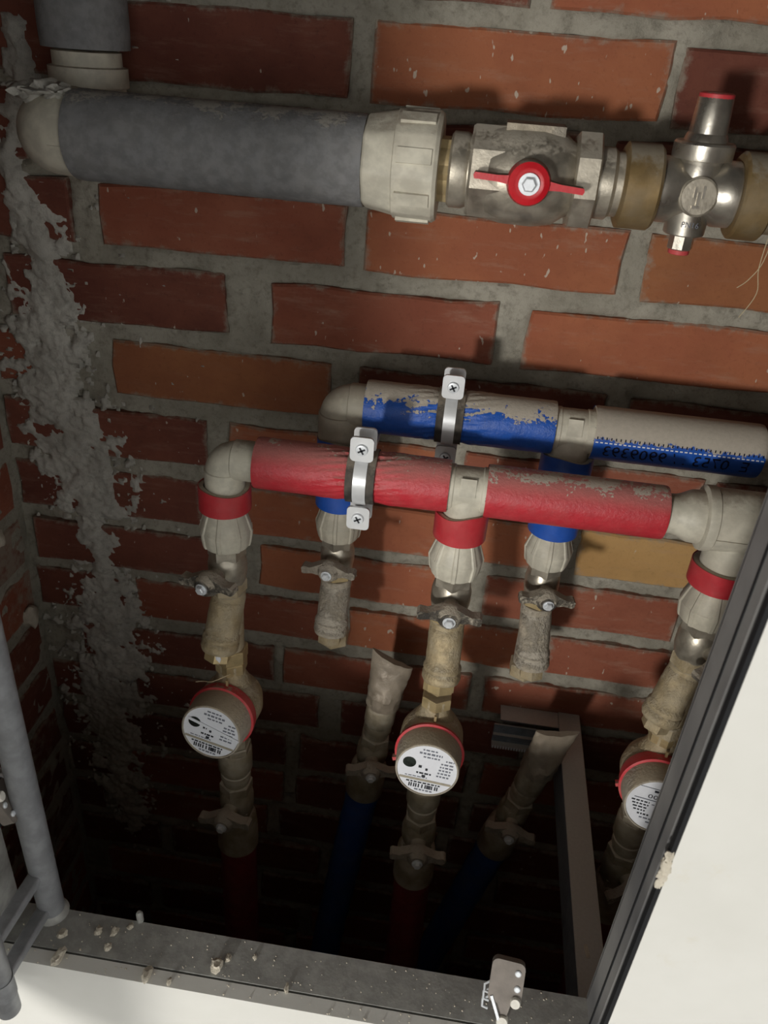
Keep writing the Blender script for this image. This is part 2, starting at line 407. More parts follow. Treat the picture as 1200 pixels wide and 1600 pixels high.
struct('floor', box(XL-0.13, XR+0.1, -0.467, 0.14, -1.56, -1.5), 'concrete', 'dark concrete floor at the bottom of the shaft', 'floor')
struct('ceiling', box(XL-0.13, XR+0.1, -0.467, 0.14, 0.9, 0.96), 'concrete', 'concrete slab closing the shaft above the pipes', 'ceiling')

def brick(u0, u1, z0, z1, wall, mat, seed, left=False, slope=0.0):
    rnd = random.Random(seed)
    cu, cz = (u0+u1)/2, (z0+z1)/2
    out = []
    nl = 5 if u1-u0 > 0.18 else 3
    for i in range(nl): out.append((u0+(u1-u0)*i/nl, z0))
    for i in range(2): out.append((u1, z0+(z1-z0)*i/2))
    for i in range(nl): out.append((u1-(u1-u0)*i/nl, z1))
    for i in range(2): out.append((u0, z1-(z1-z0)*i/2))
    n = len(out); V = []
    out = [(a+rnd.uniform(-.0022, .0022), b+rnd.uniform(-.0022, .0022)+slope*(a-cu)) for a, b in out]
    proud = rnd.uniform(-0.0012, 0.0018); tl = rnd.uniform(-0.008, 0.008)
    for k, (dep, ins) in enumerate(((0.016, 0), (0.0012, 0), (-0.0012, 0.0022))):
        for a, b in out:
            aa = a+(ins if a < cu-0.01 and abs(a-u0) < 0.02 else 0)-(ins if a > cu+0.01 and abs(a-u1) < 0.02 else 0)
            bb = b+(ins if b < cz else -ins)
            dd = dep-proud+(tl*(a-cu) if k else 0)
            V.append(Vector((XL-dd, -aa, bb)) if left else Vector((aa, dd, bb)))
    F = []
    for k in range(2):
        for i in range(n): j = (i+1) % n; F.append((k*n+i, k*n+j, (k+1)*n+j, (k+1)*n+i))
    F.append(tuple(2*n+i for i in range(n)))
    if left: F = [f[::-1] for f in F]
    if left: F = [f[::-1] for f in F]
    loc = Vector((XL, -cu, cz)) if left else Vector((cu, 0, cz))
    o = bpy.data.objects.new('brick', mesh('brick', (V, F), mat, loc, 30)); col.objects.link(o)
    o.location = loc; o.parent = wall
sd = 0
for k, (z0, z1, sl, row) in courses.items():
    for a, b, mt in row:
        sd += 1; brick(a, b, max(z0, -1.495), z1, wall_back, mt, sd, False, sl)
    y = 0.012+(k % 2)*-0.12
    while y < 0.45:
        a, b = max(y, .012), min(y+.25, .462)
        if b-a > .03: sd += 1; brick(a, b, max(z0, -1.495), z1, wall_left, random.choice((D, D, R_)), sd, True)
        y += .266

# plaster splashed down the back wall: a rough crust of its own
path = [(-.338, .035, .010), (-.338, -.015, .018), (-.366, -.08, .012), (-.352, -.134, .020), (-.339, -.206, .030), (-.352, -.26, .034), (-.362, -.329, .040), (-.338, -.409, .050), (-.322, -.470, .044), (-.325, -.53, .022),
        (-.322, -.60, .024), (-.323, -.651, .044), (-.330, -.73, .048), (-.341, -.809, .046), (-.338, -.90, .044), (-.338, -.99, .036), (-.33, -1.10, .02)]
def smear_mask(x, z):
    best = -1
    for (xa, za, wa), (xb, zb, wb) in zip(path, path[1:]):
        dx, dz = xb-xa, zb-za; t = max(0, min(1, ((x-xa)*dx+(z-za)*dz)/(dx*dx+dz*dz)))
        dd = math.hypot(x-xa-dx*t, z-za-dz*t); w = wa+(wb-wa)*t
        best = max(best, 1-dd/w)
    return best
du = 0.0024; nu = int(.26/du); nv = int(1.30/du)
V, F, idx, H = [], [], {}, {}
for j in range(nv):
    for i in range(nu):
        x, z = -.421+i*du, .11-j*du
        mk = smear_mask(x, z)
        if mk < -1.6: continue
        p = Vector((x*40, 0, z*40))
        h = mk*0.75+0.80*noise.fractal(p, 0.9, 2.1, 5)+0.24*noise.noise(p*4.3)+0.02
        dots = noise.noise(Vector((x*150, 4, z*150)))-0.36-0.35*max(0, -mk-0.2)
        if mk > -1.5: h = max(h, dots*0.8)
        H[i, j] = h
for (i, j), h in H.items():
    if all((i+a, j+b) in H for a, b in ((1, 0), (0, 1), (1, 1))) and max(h, H[i+1, j], H[i, j+1], H[i+1, j+1]) > 0.0:
        q = []
        for a, b in ((0, 0), (0, 1), (1, 1), (1, 0)):
            kk = (i+a, j+b)
            if kk not in idx:
                hh = H[kk]; x, z = -.421+kk[0]*du, .11-kk[1]*du
                yy = -0.0012-0.0085*min(1.0, max(0, hh))**0.8 if hh > 0 else 0.003
                idx[kk] = len(V); V.append(Vector((x, yy+0.0012*noise.noise(Vector((x*220, 1, z*220))), z)))
            q.append(idx[kk])
        F.append(tuple(q))
so = bpy.data.objects.new('plaster_splash', mesh('plaster_splash', (V, F), 'plaster', (0, 0, 0), 60)); col.objects.link(so)
so.parent = wall_back; so['kind'] = 'stuff'; so['label'] = 'rough pale plaster splashed down the bricks'

# ------------------------------------------------------------------ front wall, hatch frame
YF = -0.480; OX0, OX1, OZ0, OZ1 = -0.215, 0.289, -0.636, 0.165
def slab(x0, x1, z0, z1): return box(x0, x1, YF, YF+.0125, z0, z1)
struct('wall_front', merge(slab(-2.6, OX0, -1.5, .96), slab(OX1, 2.7, -1.5, .96), slab(OX0, OX1, -1.5, OZ0-.0005), slab(OX0, OX1, OZ1, .96)), 'white', 'white painted plasterboard wall around the hatch opening', 'wall')
struct('ceiling', box(-2.6, 2.7, -4.2, YF, .96, 1.02), 'concrete', 'unseen room ceiling in front of the hatch wall, added to darken the shaft', 'ceiling')  # out of view; added to keep light from above off the shaft bottom
struct('floor', box(-2.6, 2.7, -4.2, YF, -1.56, -1.5), 'concrete', 'unseen room floor in front of the hatch wall, added to cut ambient light', 'floor')  # out of view; added to block ambient light from below
fr = Thing('hatch_frame', 'grey steel frame lining the hatch opening with dust and black gasket', 'hatch frame', (0.04, -0.45, OZ0))
yb, yf = -0.430, -0.4655
br = fr.part('bottom_rail', merge(box(OX0, OX1, yf, yb, OZ0-.002, OZ0), box(OX0, OX1, yb-.002, yb, OZ0-.03, OZ0-.002), box(OX0, OX1, yf, yf+.0018, OZ0-.028, OZ0-.002)), 'steel', smooth=0)
fr.part('board_edge', box(OX0, OX1, YF+.0003, yf-.0042, OZ0-.03, OZ0-.0016), 'ledge', br, 'dusty raw board edge in front of the rail', 0)
fr.part('top_rail', box(OX0, OX1, yf, yb, OZ1, OZ1+.002), 'steel', smooth=0)
lr = fr.part('side_rail', merge(box(OX0-.002, OX0, yf, yb, OZ0, OZ1), box(OX0-.03, OX0-.002, yb-.002, yb, OZ0, OZ1)), 'steel', smooth=0)
rr = fr.part('side_rail', merge(box(OX1-.001, OX1+.002, yf, yb, OZ0, OZ1), box(OX1-.001, OX1+.012, yb-.001, yb+.0015, OZ0, OZ1)), 'jamb', smooth=0)
fr.part('gasket', merge(box(OX1-.0030, OX1, YF+.0005, YF+.0060, OZ0, OZ1)), 'gasket', rr, 'black rubber gasket strip', 0)
fr.part('gasket', box(OX1-.0018, OX1, -.4545, -.4525, OZ0, OZ1), 'gasket', rr, smooth=0)

# the hatch door, out of view, added swung open to shade the wall's left side
dr = Thing('hatch_door', 'unseen white hatch door swung open beside the hinge linkage, added to shade the wall', 'door', (-.235, -.77, OZ0))
dr.part('panel', box(-.252, -.238, -1.020, -.525, OZ0+.004, OZ1-.004), 'white', smooth=0)
dr.part('frame', merge(box(-.238, -.214, -1.018, -.990, OZ0+.006, OZ1-.006), box(-.238, -.214, -.555, -.527, OZ0+.006, OZ1-.006), box(-.238, -.214, -.990, -.555, OZ0+.006, OZ0+.032), box(-.238, -.214, -.990, -.555, OZ1-.032, OZ1-.006)), 'steel', smooth=0)

# hinge linkage: long tube, two flat arms, front tube
tx, ty = -0.183, -0.434
hg = Thing('hinge_linkage', 'grey tubular hinge linkage standing at the hatch side with two flat arms', 'hinge', (tx, ty, OZ0))
tb = hg.part('tube', lathe([(.0108, OZ0), (.0112, OZ0+.001), (.0112, OZ1-.01), (.0108, OZ1-.005)], frame((tx, ty, 0), Z_), 28), 'tube')
hg.part('foot_weld', lathe([(.0145, OZ0), (.0125, OZ0+.004), (.0112, OZ0+.006)], frame((tx, ty, 0), Z_), 24), 'steel', tb)
fx, fy = -0.186, -0.508
for za in (-.577, -.624):
    mm = frame((tx-.002, ty-.004, za), Vector((fx-tx, fy-ty, 0.004)), Z_)
    hg.part('arm', merge(xf(plate(rrect(.009, .012, .002), .074, Matrix.Identity(4)), mm)), 'tube')
ft = hg.part('front_tube', lathe([(.0085, -.658), (.0092, -.657), (.0092, -.30), (.0085, -.298)], frame((fx, fy, 0), Z_), 24), 'tube')
hg.part('bush', lathe([(.0095, -.612), (.0099, -.6115), (.0099, -.634), (.0095, -.6345)][::-1], frame((fx, fy, 0), Z_), 24), 'tube', ft)

def latch(o, xdir, zdir, label):
    """push latch: housing plate with two screws, a swing lever and a roller; local x = width, y = up, z = thickness"""
    mm = frame(o, zdir, xdir)
    t = Thing('push_latch', label, 'latch', o)
    h = t.part('housing', xf(plate(rrect(.027, .034, .005), .009, Matrix.Identity(4)), mm), 'latch', smooth=30)
    for sx, sy in ((.008, .009), (.009, -.003)):
        s = t.part('screw', lathe([(.0026, .009), (.0026, .0098), (.0018, .0104)], mm @ Matrix.Translation((sx, sy, 0)), 14), 'bolt', h)
    t.part('boss', lathe([(.0042, -.001), (.0042, .012), (.0036, .013)], mm @ Matrix.Translation((.009, -.013, 0)), 18), 'latch_white', h)
    lv = t.part('lever', xf(plate([(-.010, -.013), (.006, -.016), (.004, -.026), (.001, -.031), (-.003, -.029)], .006, Matrix.Translation((0, 0, .001))), mm), 'latch')
    t.part('lever_edge', xf(plate([(-.0115, -.013), (-.0095, -.012), (-.001, -.029), (-.003, -.030)], .009, Matrix.Translation((0, 0, .001))), mm), 'bolt', lv)
    t.part('roller', lathe([(.0042, 0), (.0048, .001), (.0048, .009), (.0042, .010)], mm @ Matrix.Translation((.001, -.031, 0)), 20), 'latch_white', lv)
    for k in range(3):
        t.part('spring_clip', sweep([mm @ Vector((-.0125, -.004-.006*k, .003)), mm @ Vector((-.017, -.007-.006*k, .004)), mm @ Vector((-.0165, -.012-.006*k, .005)), mm @ Vector((-.012, -.013-.006*k, .004))], .0011, 8), 'bolt', h)
    return t
latch((.2165, -.4405, -.6085), (1, 0, -.05), (-.12, -1, .75), 'small dusty push latch with white roller standing on the bottom rail')
lt = latch((-.2010, -.441, -.486), (0.25, -1, 0), (1, 0.25, .35), 'metal push latch mounted on the side rail behind the grey tube')
lt.part('mounting_block', box(OX0, -.1995, -.456, -.432, -.508, -.466), 'gasket', smooth=0)
single('plaster_chip', merge(*[lump((OX1-.0022, -.4790, dz), r*.7, r*.5, r*1.3, 80+i, 12, 8, .5) for i, (dz, r) in enumerate(((-.382, .0042), (-.391, .0055), (-.400, .0048), (-.408, .0036)))]), 'crumb', 'ragged pale plaster chip clinging to the edge of the white wall by the gasket', 'plaster chip', smooth=50)

single('locating_pin', merge(sweep([(-.104, -.429, OZ0), (-.104, -.429, OZ0+.010), (-.1043, -.4292, OZ0+.0125)], [.0030, .0030, .0016], 14)), 'steel', 'short grey metal pin standing on the bottom rail', 'pin')
crumbs = [(-.025, -.457, .0062, 'round flattened plaster crumb lying on the bottom rail, the largest one'), (-.018, -.449, .0036, 'small pale plaster crumb beside the round one on the rail'),
          (.004, -.444, .0026, 'tiny square plaster crumb on the clean part of the rail'),
          (-.080, -.474, .0048, 'oblong plaster chip lying on the dusty board edge'), (-.060, -.476, .0024, 'tiny chip on the board edge beside the oblong chip'),
          (-.135, -.445, .0040, 'jagged crumb on the rail near the hinge tube'), (-.121, -.443, .0044, 'lumpy crumb on the rail next to a jagged crumb'),
          (-.110, -.4365, .0034, 'star shaped plaster splinter beside the metal pin'), (-.121, -.4575, .0040, 'flat chip on the rail above the dark gap'),
          (-.158, -.4725, .0050, 'long thin plaster splinter across the dark gap near the arm'), (-.164, -.453, .0050, 'crumb lying on the rail between the hinge arms'),
          (.037, -.4655, .0028, 'crumb caught in the dark gap along the rail')]
for i, (x, y, r, lb) in enumerate(crumbs):
    lng = 1.6 if 'long' in lb or 'oblong' in lb else 1.0
    single('plaster_crumb', lump((x, y, OZ0+r*.42), r*.8, r*lng, r*.5, i+1, 9, 6, .45), 'crumb', lb, 'crumb', 'plaster crumbs on the hatch sill', smooth=20)
V, F = [], []
rnd = random.Random(3)
for i in range(260):
    x = rnd.uniform(OX0+.01, OX1-.01); y = rnd.uniform(-.4795, -.432); s = rnd.uniform(.0003, .0011)*(1.4 if rnd.random() < .1 else 1)
    if -.469 < y < -.4645: continue
    o = len(V); a = rnd.uniform(0, 6)
    for k in range(4): V.append(Vector((x+s*math.cos(a+k*1.57), y+s*math.sin(a+k*1.4), OZ0-.0002)))
    V.append(Vector((x, y, OZ0+s*.9)))
    F += [(o, o+1, o+4), (o+1, o+2, o+4), (o+2, o+3, o+4), (o+3, o, o+4)]
tag(single('plaster_grit', (V, F), 'crumb', 'fine pale plaster grit scattered over the sill', 'grit', loc=(0, -.45, OZ0), smooth=0), kind='stuff')
single('plaster_lump', lump((XL+.004, -.075, -.505), .012, .014, .017, 31, 12, 8), 'crumb', 'pale plaster lump on the side wall at the upper edge', 'plaster lump', smooth=50)
single('plaster_lump', lump((XL+.004, -.035, -.655), .010, .012, .018, 37, 12, 8), 'crumb', 'pale plaster lump stuck near the dark brick corner', 'plaster lump', smooth=50)

# ------------------------------------------------------------------ fittings
def facet(n, rib=0.035, rw=0.16, depth=1.0):
    def f(a, h):
        s = 2*PI/n; b = ((a+s/2) % s)-s/2
        base = 1-(1-math.cos(s/2)/math.cos(abs(b)-s/2 if False else (s/2-abs(b))))*depth if False else 1-depth*(1-math.cos(PI/n)/math.cos(b))
        return base+(rib if abs(b) < rw*s/2 else 0)
    return f
def elbow(o, a, b, r, bend, la, lb, label, group, mat='pp', name='pipe_elbow'):
    """elbow: socket along a (length la) and socket along b (length lb) from corner o"""
    o, a, b = Vector(o), Vector(a), Vector(b); t = Thing(name, label, 'pipe fitting', o, group)
    pts = [o+a*la, o+a*(bend+.002)]
    c = o+a*bend+b*bend
    for i in range(9):
        q = PI/2*i/8; pts.append(c-b*bend*math.cos(q)-a*bend*math.sin(q))
    pts += [o+b*(bend+.002), o+b*lb]
    t.part('body', sweep(pts, r, 32), mat)
    t.part('socket', lathe([(r*.98, 0), (r*1.06, .001), (r*1.06, la-.0105), (r*.98, la-.0095)][::-1], frame(o+a*la, -a), 36), mat)
    t.part('socket', lathe([(r*.98, 0), (r*1.06, .001), (r*1.06, lb-.0105), (r*.98, lb-.0095)][::-1], frame(o+b*lb, -b), 36), mat)
    return t
def insulated(o0, o1, r, rp, mat, name, label, group, ext=(0.0, 0.0), segs=56, wr=0.0, clamp=None):
    """a run of pipe in its foam sleeve: sleeve, foam end faces, and the pipe itself"""
    o0, o1 = Vector(o0), Vector(o1); L = (o1-o0).length; dz = (o1-o0)/L
    t = Thing(name, label, 'insulated pipe', o0, group); mm = frame(o0, dz, Z_)
    n = 60; prof = []
    V, F = [], []
    for j in range(n+1):
        h = L*j/n
        for i in range(segs):
            a = 2*PI*i/segs
            rr = r*(1+wr*noise.noise(Vector((h*30, math.cos(a)*1.5, math.sin(a)*1.5)))+wr*.5*noise.noise(Vector((h*160, math.cos(a)*6, math.sin(a)*6))))
            if clamp is not None:
                g = abs(h-clamp)
                rr -= .0028*math.exp(-(g/.016)**2)*(1+.5*math.sin(a*17+3*math.sin(a*5)))
                rr += .0008*math.exp(-((g-.02)/.02)**2)*math.sin(a*23+h*200)
            if j in (0, n): rr *= .985
            V.append(mm @ Vector((rr*math.cos(a), rr*math.sin(a), h)))
    for j in range(n):
        for i in range(segs):
            k = (i+1) % segs; F.append((j*segs+i, j*segs+k, (j+1)*segs+k, (j+1)*segs+i))
    sl = t.part('sleeve', (V, F), mat, smooth=60)
    for h, s in ((0.0006, -1), (L-.0006, 1)):
        t.part('foam_end', lathe([(rp, h), (r*.975, h)] if s < 0 else [(r*.975, h), (rp, h)], mm, segs, cap=False), 'foam_core', sl)
    t.part('pipe', lathe([(rp, -ext[0]), (rp, L+ext[1])], mm, 36), 'pp')
    return t
def sleeve(x, y, z0, z1, r, ri, mat, label, group, wob=None):
    t = Thing('insulation_sleeve', label, 'pipe sleeve', (x, y, z0), group)
    mm = frame((x, y, 0), Z_)
    o = t.part('film', ring(r, r-.0012, z0, z1, mm, 44, wob), mat)
    t.part('foam', ring(r-.0012, ri, z0+.0006, z1-.0006, mm, 44, wob), 'foam_core', o)
    return t
def ppnut(x, y, zt, zb, label, group, mat='pp', k=1.0, flip=False):
    """ribbed polypropylene union nut widening downwards, with its stub of pipe and metal hexagon"""
    t = Thing('union_nut', label, 'pipe fitting', (x, y, zb), group); H = zt-zb
    mm = frame((x, y, zb), Z_)
    prof = [(.0205, 0), (.0226, .0008), (.0236, H*.10), (.0252, H*.40), (.0252, H*.44), (.0247, H*.46), (.0214, H*.72), (.0182, H*.94), (.0176, H*.98), (.0165, H)]
    V, F = lathe([(r*k, h) for r, h in prof], mm, 112, facet(8, .052, .19, .18), PI/8)
    nt = t.part('nut', (V, F), mat, smooth=22)
    t.part('pipe_stub', lathe([(.0158, H-.004), (.0158, H+.03)], mm, 32), 'pp')
    return t
def ball_valve(x, y, z, label, group, body='nickel', hmat='handle', tilt=0.0, low='brass_clean', turn=0.0, s=1.0, top_hex=True, axis=Z_):
    t = Thing('ball_valve', label, 'valve', (x, y, z), group)
    mm = frame((x, y, z), axis, X_) @ Matrix.Rotation(turn, 4, 'Z') @ Matrix.Scale(s, 4)
    b = t.part('body', lathe([(.0150, -.026), (.0160, -.025), (.0160, -.018), (.0178, -.014), (.0192, -.006), (.0192, .006), (.0178, .013), (.0160, .016), (.0160, .022), (.0150, .024)], mm, 32), body)
    t.part('collar', hexa(.0186, .0130, .0275, mm), body, b)
    t.part('hexagon', hexa(.0186, -.0290, -.0140, mm), low, b)
    ff = mm @ frame((0, 0, 0), (0, -1, 0), (1, 0, 0))
    t.part('stem', lathe([(.0085, .012), (.0085, .028), (.006, .029), (.006, .036)], ff, 20), body)
    ff = ff @ Matrix.Rotation(tilt, 4, 'Z')
    hub = lathe([(.0105, .026), (.0132, .031), (.0128, .036), (.0108, .0405), (.0085, .0440)], ff, 24, lambda a, h: 1+.05*noise.noise(Vector((math.cos(a)*2+x*50, math.sin(a)*2, h*200))))
    h = t.part('handle', hub, hmat, smooth=40)
    for sg in (-1, 1):
        out = [(.006, -.0050), (.013, -.0046), (.018, -.0034), (.0275, -.0052), (.0300, -.0040), (.0305, .0022), (.0280, .0046), (.021, .0036), (.015, .0064), (.006, .0110)]
        if sg < 0: out = [(-a, b_) for a, b_ in out][::-1]
        t.part('wing', plate(out, .0105, ff @ Matrix.Translation((0, 0, .0285))), hmat, h, smooth=40)
    t.part('bolt', merge(lathe([(.0058, .0435), (.0060, .0445), (.0060, .0455)], ff, 20), lathe([(.0044, .0455), (.0044, .0486), (.0034, .0494)], ff, 6)), 'bolt', h, 'bright zinc bolt head')
    return t
def strainer(x, y, zt, zb, label, group, mat='brass', turn=-0.35, cap_mat=None, lean=0.33, shift=0.0):
    """Y strainer: through pipe with hexagon ends, and a thick screen housing leaning forward with ridges and a plug"""
    t = Thing('strainer', label, 'strainer', (x, y, zb), group); H = zt-zb
    mm = frame((x, y, zb), Z_, X_)
    b = t.part('body', lathe([(.0130, 0), (.0140, .001), (.0145, H*.70), (.0165, H*.84), (.0172, H*.90), (.0172, H*.99), (.016, H)], mm, 32), mat)
    t.part('end_hexagon', hexa(.0182, -.003, .0135, mm), cap_mat or mat, b)
    fd = Vector((math.sin(turn)*lean, -math.cos(turn)*lean, -1)).normalized()
    fm = frame((x, y, zb+H*.93), fd, X_)
    def lumps(a, h):
        return 1+.030*noise.noise(Vector((math.cos(a)*2.2, math.sin(a)*2.2, h*130+x*40)))+.015*noise.noise(Vector((math.cos(a)*6, math.sin(a)*6, h*330)))
    prof = [(.0120, -.004), (.0168, .004), (.0172, .010)]+[(.0173, .010+.034*k/9) for k in range(1, 10)]+[(.0188, .0465), (.0192, .0500), (.0180, .0520), (.0192, .0545), (.0194, .0600), (.0178, .0640), (.0140, .0655)]
    k_ = (H-.012)/.078
    br_ = t.part('screen_housing', lathe([(r, h*k_) for r, h in prof], fm, 40, lumps), mat, smooth=50)
    t.part('plug', hexa(.0140, .0640*k_, .0760*k_, fm), cap_mat or mat, br_)
    return t

YR, ZR, RR = -0.195, -0.2905, 0.0238
YB, ZB, RB = -0.100, -0.2645, 0.0258
YT, ZT, RT = -0.130, -0.0385, 0.0352

# ---- grey main line at the top
GT = 'fittings on the grey main pipe'
t = insulated((-.2236, YT, ZT), (.0196, YT, ZT), RT, .0255, 'foam_grey', 'insulated_pipe', 'thick horizontal main pipe in dusty grey foam insulation', GT, (.004, .006), 56, .012)
t = Thing('pipe_elbow', 'big cream plastic elbow with rounded end at the grey main pipe', 'pipe fitting', (-.2480, YT, ZT), GT)
ex = -.2475
pts = [Vector((-.219, YT, ZT))]
rb = .016
for i in range(11):
    q = PI/2*i/10; pts.append(Vector((ex+rb-rb*math.sin(q), YT+rb-rb*math.cos(q), ZT)))
pts += [Vector((ex, YT+.05, ZT))]
t.part('body', sweep(pts, .0325, 40), 'pp')
t.part('riser_elbow', sweep([Vector((ex, -.085, ZT)), Vector((ex, -.062, ZT)), Vector((ex, -.052, ZT+.006)), Vector((ex, -.048, ZT+.018)), Vector((ex, -.048, ZT+.034))], .0315, 36), 'pp')
t.part('mould_seam', sweep([p+Vector((-.0327*0.02, 0, 0)) for p in pts[:1]]+[Vector((-.222, YT-.0324, ZT-.004)), Vector((-.236, YT-.0324, ZT-.004)), Vector((-.2452, YT-.0312, ZT-.004))][0:0]+[Vector((-.222, YT-.0322, ZT-.006)), Vector((-.236, YT-.0322, ZT-.006))], .0009, 6), 'pp')
t.part('collar', lathe([(.0335, ZT+.030), (.0345, ZT+.031), (.0345, ZT+.046), (.030, ZT+.047), (.030, ZT+.058), (.027, ZT+.059)], frame((ex, -.048, 0), Z_), 40), 'pp')
for i, (dx, dy, r) in enumerate(((-.012, -.004, .011), (.004, -.006, .012), (.015, -.010, .008), (-.022, .004, .009), (.010, .004, .010))):
    t.part('plaster_blob', lump((ex+dx, YT+dy, ZT+.0305), r*1.1, r*1.2, r*.62, 50+i, 18, 12, .6), 'plaster', smooth=60)
insulated((ex, -.048, .022), (ex, -.048, .86), .0385, .026, 'foam_grey', 'insulated_pipe', 'vertical riser pipe in dark grey foam rising above the elbow', GT, (.0, .0), 48, .008)

t = Thing('union_nut', 'large ribbed cream union nut on the end of the grey main pipe', 'pipe fitting', (.05, YT, ZT), GT)
mm = frame((.0196, YT, ZT), X_, Z_)
def bigrib(a, h):
    s = 2*PI/8; b = ((a+.3+s/2) % s)-s/2
    oct_ = math.cos(PI/8)/math.cos(b)
    k = 1-(1-oct_)*.65
    return k+(.012 if (abs(b) < s*.36 and h > .0245) else 0)
t.part('nut', lathe([(.0345, 0), (.0362, .002), (.0378, .010), (.0400, .022), (.0405, .0244), (.0418, .0252), (.0425, .040), (.0428, .057), (.0408, .0598)], mm, 96, bigrib), 'pp', smooth=24)
for i in range(8):
    a = i*2*PI/8-.3
    mk = mm @ Matrix.Rotation(a, 4, 'Z') @ Matrix.Translation((.0405, 0, .042))
    t.part('rib', box(-.001, .0024, -.0055, .0055, -.014, .013, mk), 'pp', smooth=0)
t.part('brass_insert', merge(hexa(.0265, .0585, .0715, mm), lathe([(.024, .055), (.024, .076)], mm, 28)), 'brass_clean')

mm = frame((.149, YT, ZT), X_, Z_)
t = Thing('ball_valve', 'large nickel ball valve with red butterfly handle on the main line', 'valve', (.149, YT, ZT), GT)
b = t.part('body', lathe([(.026, -.062), (.0285, -.060), (.0285, -.050), (.0270, -.047), (.0290, -.036), (.0345, -.030), (.0368, -.016), (.0372, .008), (.0345, .024), (.0285, .032), (.0265, .036)], mm, 40), 'nickel')
t.part('octagon', lathe([(.0345, -.046), (.0362, -.044), (.0362, -.020), (.0345, -.018)], mm, 8, None, .2), 'nickel', b)
t.part('octagon', lathe([(.0350, .0345), (.0372, .036), (.0372, .052), (.035, .0535)], mm, 8, None, .2), 'nickel', b)
t.part('top_flat', box(-.021, .024, .020, .0385, -.014, .014, mm @ Matrix.Rotation(PI, 4, 'Z') @ Matrix.Rotation(PI/2, 4, 'Y') if False else Matrix.Translation((.149, YT, ZT)) @ Matrix.Rotation(PI/2, 4, 'X')), 'dustcake', b, smooth=0)
ff = frame((.149, YT, ZT+.0005), (0, -1, .04), X_)
t.part('stem', lathe([(.015, .030), (.0150, .045), (.010, .046)], ff, 24), 'nickel')
h = t.part('handle', lathe([(.0150, .040), (.0165, .044), (.0165, .051), (.0150, .057), (.0110, .0590), (.0095, .0585)], ff, 32), 'red_handle')
for sg in (-1, 1):
    out = [(.008, -.0050), (.0165, -.0028), (.024, -.0022), (.0405, -.0024), (.0415, 0), (.0405, .0022), (.024, .0024), (.0165, .0032), (.008, .0056)]
    if sg < 0: out = [(-a, b_) for a, b_ in out][::-1]
    t.part('wing', plate(out, .013, ff @ Matrix.Translation((0, 0, .041)) @ Matrix.Rotation(-.06, 4, 'Z')), 'red_handle', h, smooth=25)
t.part('bolt', merge(lathe([(.0075, .058), (.0078, .0592), (.0078, .0608)], ff, 24), lathe([(.0055, .0605), (.0055, .0640), (.0044, .0650)], ff, 6)), 'bolt', h, 'bright zinc bolt head')

mm = frame((.2035, YT, ZT), X_, Z_)
t = Thing('pipe_union', 'dusty brass union joining the red handled valve and the reducer', 'pipe fitting', (.2265, YT, ZT), GT)
t.part('nipple', lathe([(.0265, -.004), (.0268, .010), (.0240, .013), (.0240, .022)], mm, 32), 'nickel')
t.part('union_ring', lathe([(.0285, .018), (.0318, .020), (.0318, .044), (.0295, .0465)], mm, 36), 'brass_dirty')
t = Thing('pressure_reducer', 'small nickel pressure reducing valve with round badge on the main line', 'valve', (.2795, YT, ZT-.045), GT)
mz = frame((.2790, YT, ZT), Z_, X_); mx = frame((.2790, YT, ZT), X_, Z_)
b = t.part('body', merge(lathe([(.0235, -.030), (.0245, -.029), (.0245, -.018), (.0205, -.012), (.0205, .012), (.0245, .018), (.0245, .030), (.0235, .031)], mx, 32), lathe([(.0150, -.032), (.0160, -.031), (.0165, -.016), (.0190, 0), (.0175, .018), (.0165, .022)], mz, 32)), 'nickel_clean')
bo = t.part('bonnet', lathe([(.0165, .020), (.0170, .023), (.0225, .024), (.0228, .026), (.0228, .0345), (.0215, .036), (.0165, .0365), (.0150, .041), (.0142, .042), (.0128, .066), (.0122, .067)], mz, 36), 'nickel_clean')
t.part('cap', lathe([(.0128, .0655), (.0128, .0685), (.011, .0695)], mz, 28), 'red_plastic', bo, 'red plastic cap')
pl = t.part('gauge_plug', lathe([(.0090, -.044), (.0100, -.043), (.0100, -.031)], mz, 8), 'nickel_clean')
t.part('plug_seal', lathe([(.0080, -.0475), (.0084, -.047), (.0084, -.0435)], mz, 20), 'red_plastic', pl, 'red plastic plug seal')
fb = frame((.2790, YT-.0165, ZT-.001), (0, -1, .10), X_)
bd = t.part('badge', lathe([(.0145, 0), (.0145, .0050), (.0132, .0060), (.0128, .0056)], fb, 36), 'nickel')
t.part('badge_emblem', merge(*[xf(dd, fb @ Matrix.Translation((0, 0, .0055))) for dd in (box(-.0012, .0008, -.007, .003, 0, .0009), box(-.004, -.0022, -.001, .007, 0, .0009), box(.0022, .004, -.001, .008, 0, .0009), box(-.004, .002, -.0085, -.0065, 0, .0009))]), 'nickel_clean', bd, smooth=0)
t.part('pressure_mark', xf(text_data('PN16', .006), frame((.2790, YT-.0168, ZT-.0225), (0, -1, -.05), X_)), 'ink_grey', b, smooth=0)
mm = frame((.3100, YT, ZT), X_, Z_)
t = Thing('pipe_union', 'dull brass union at the right side of the pressure reducer', 'pipe fitting', (.33, YT, ZT), GT)
t.part('union_ring', lathe([(.0300, 0), (.0322, .002), (.0322, .022), (.030, .024)], mm, 36), 'brass_dirty')
t.part('pipe', lathe([(.0265, .022), (.0265, .16)], mm, 32), 'brass_dark')

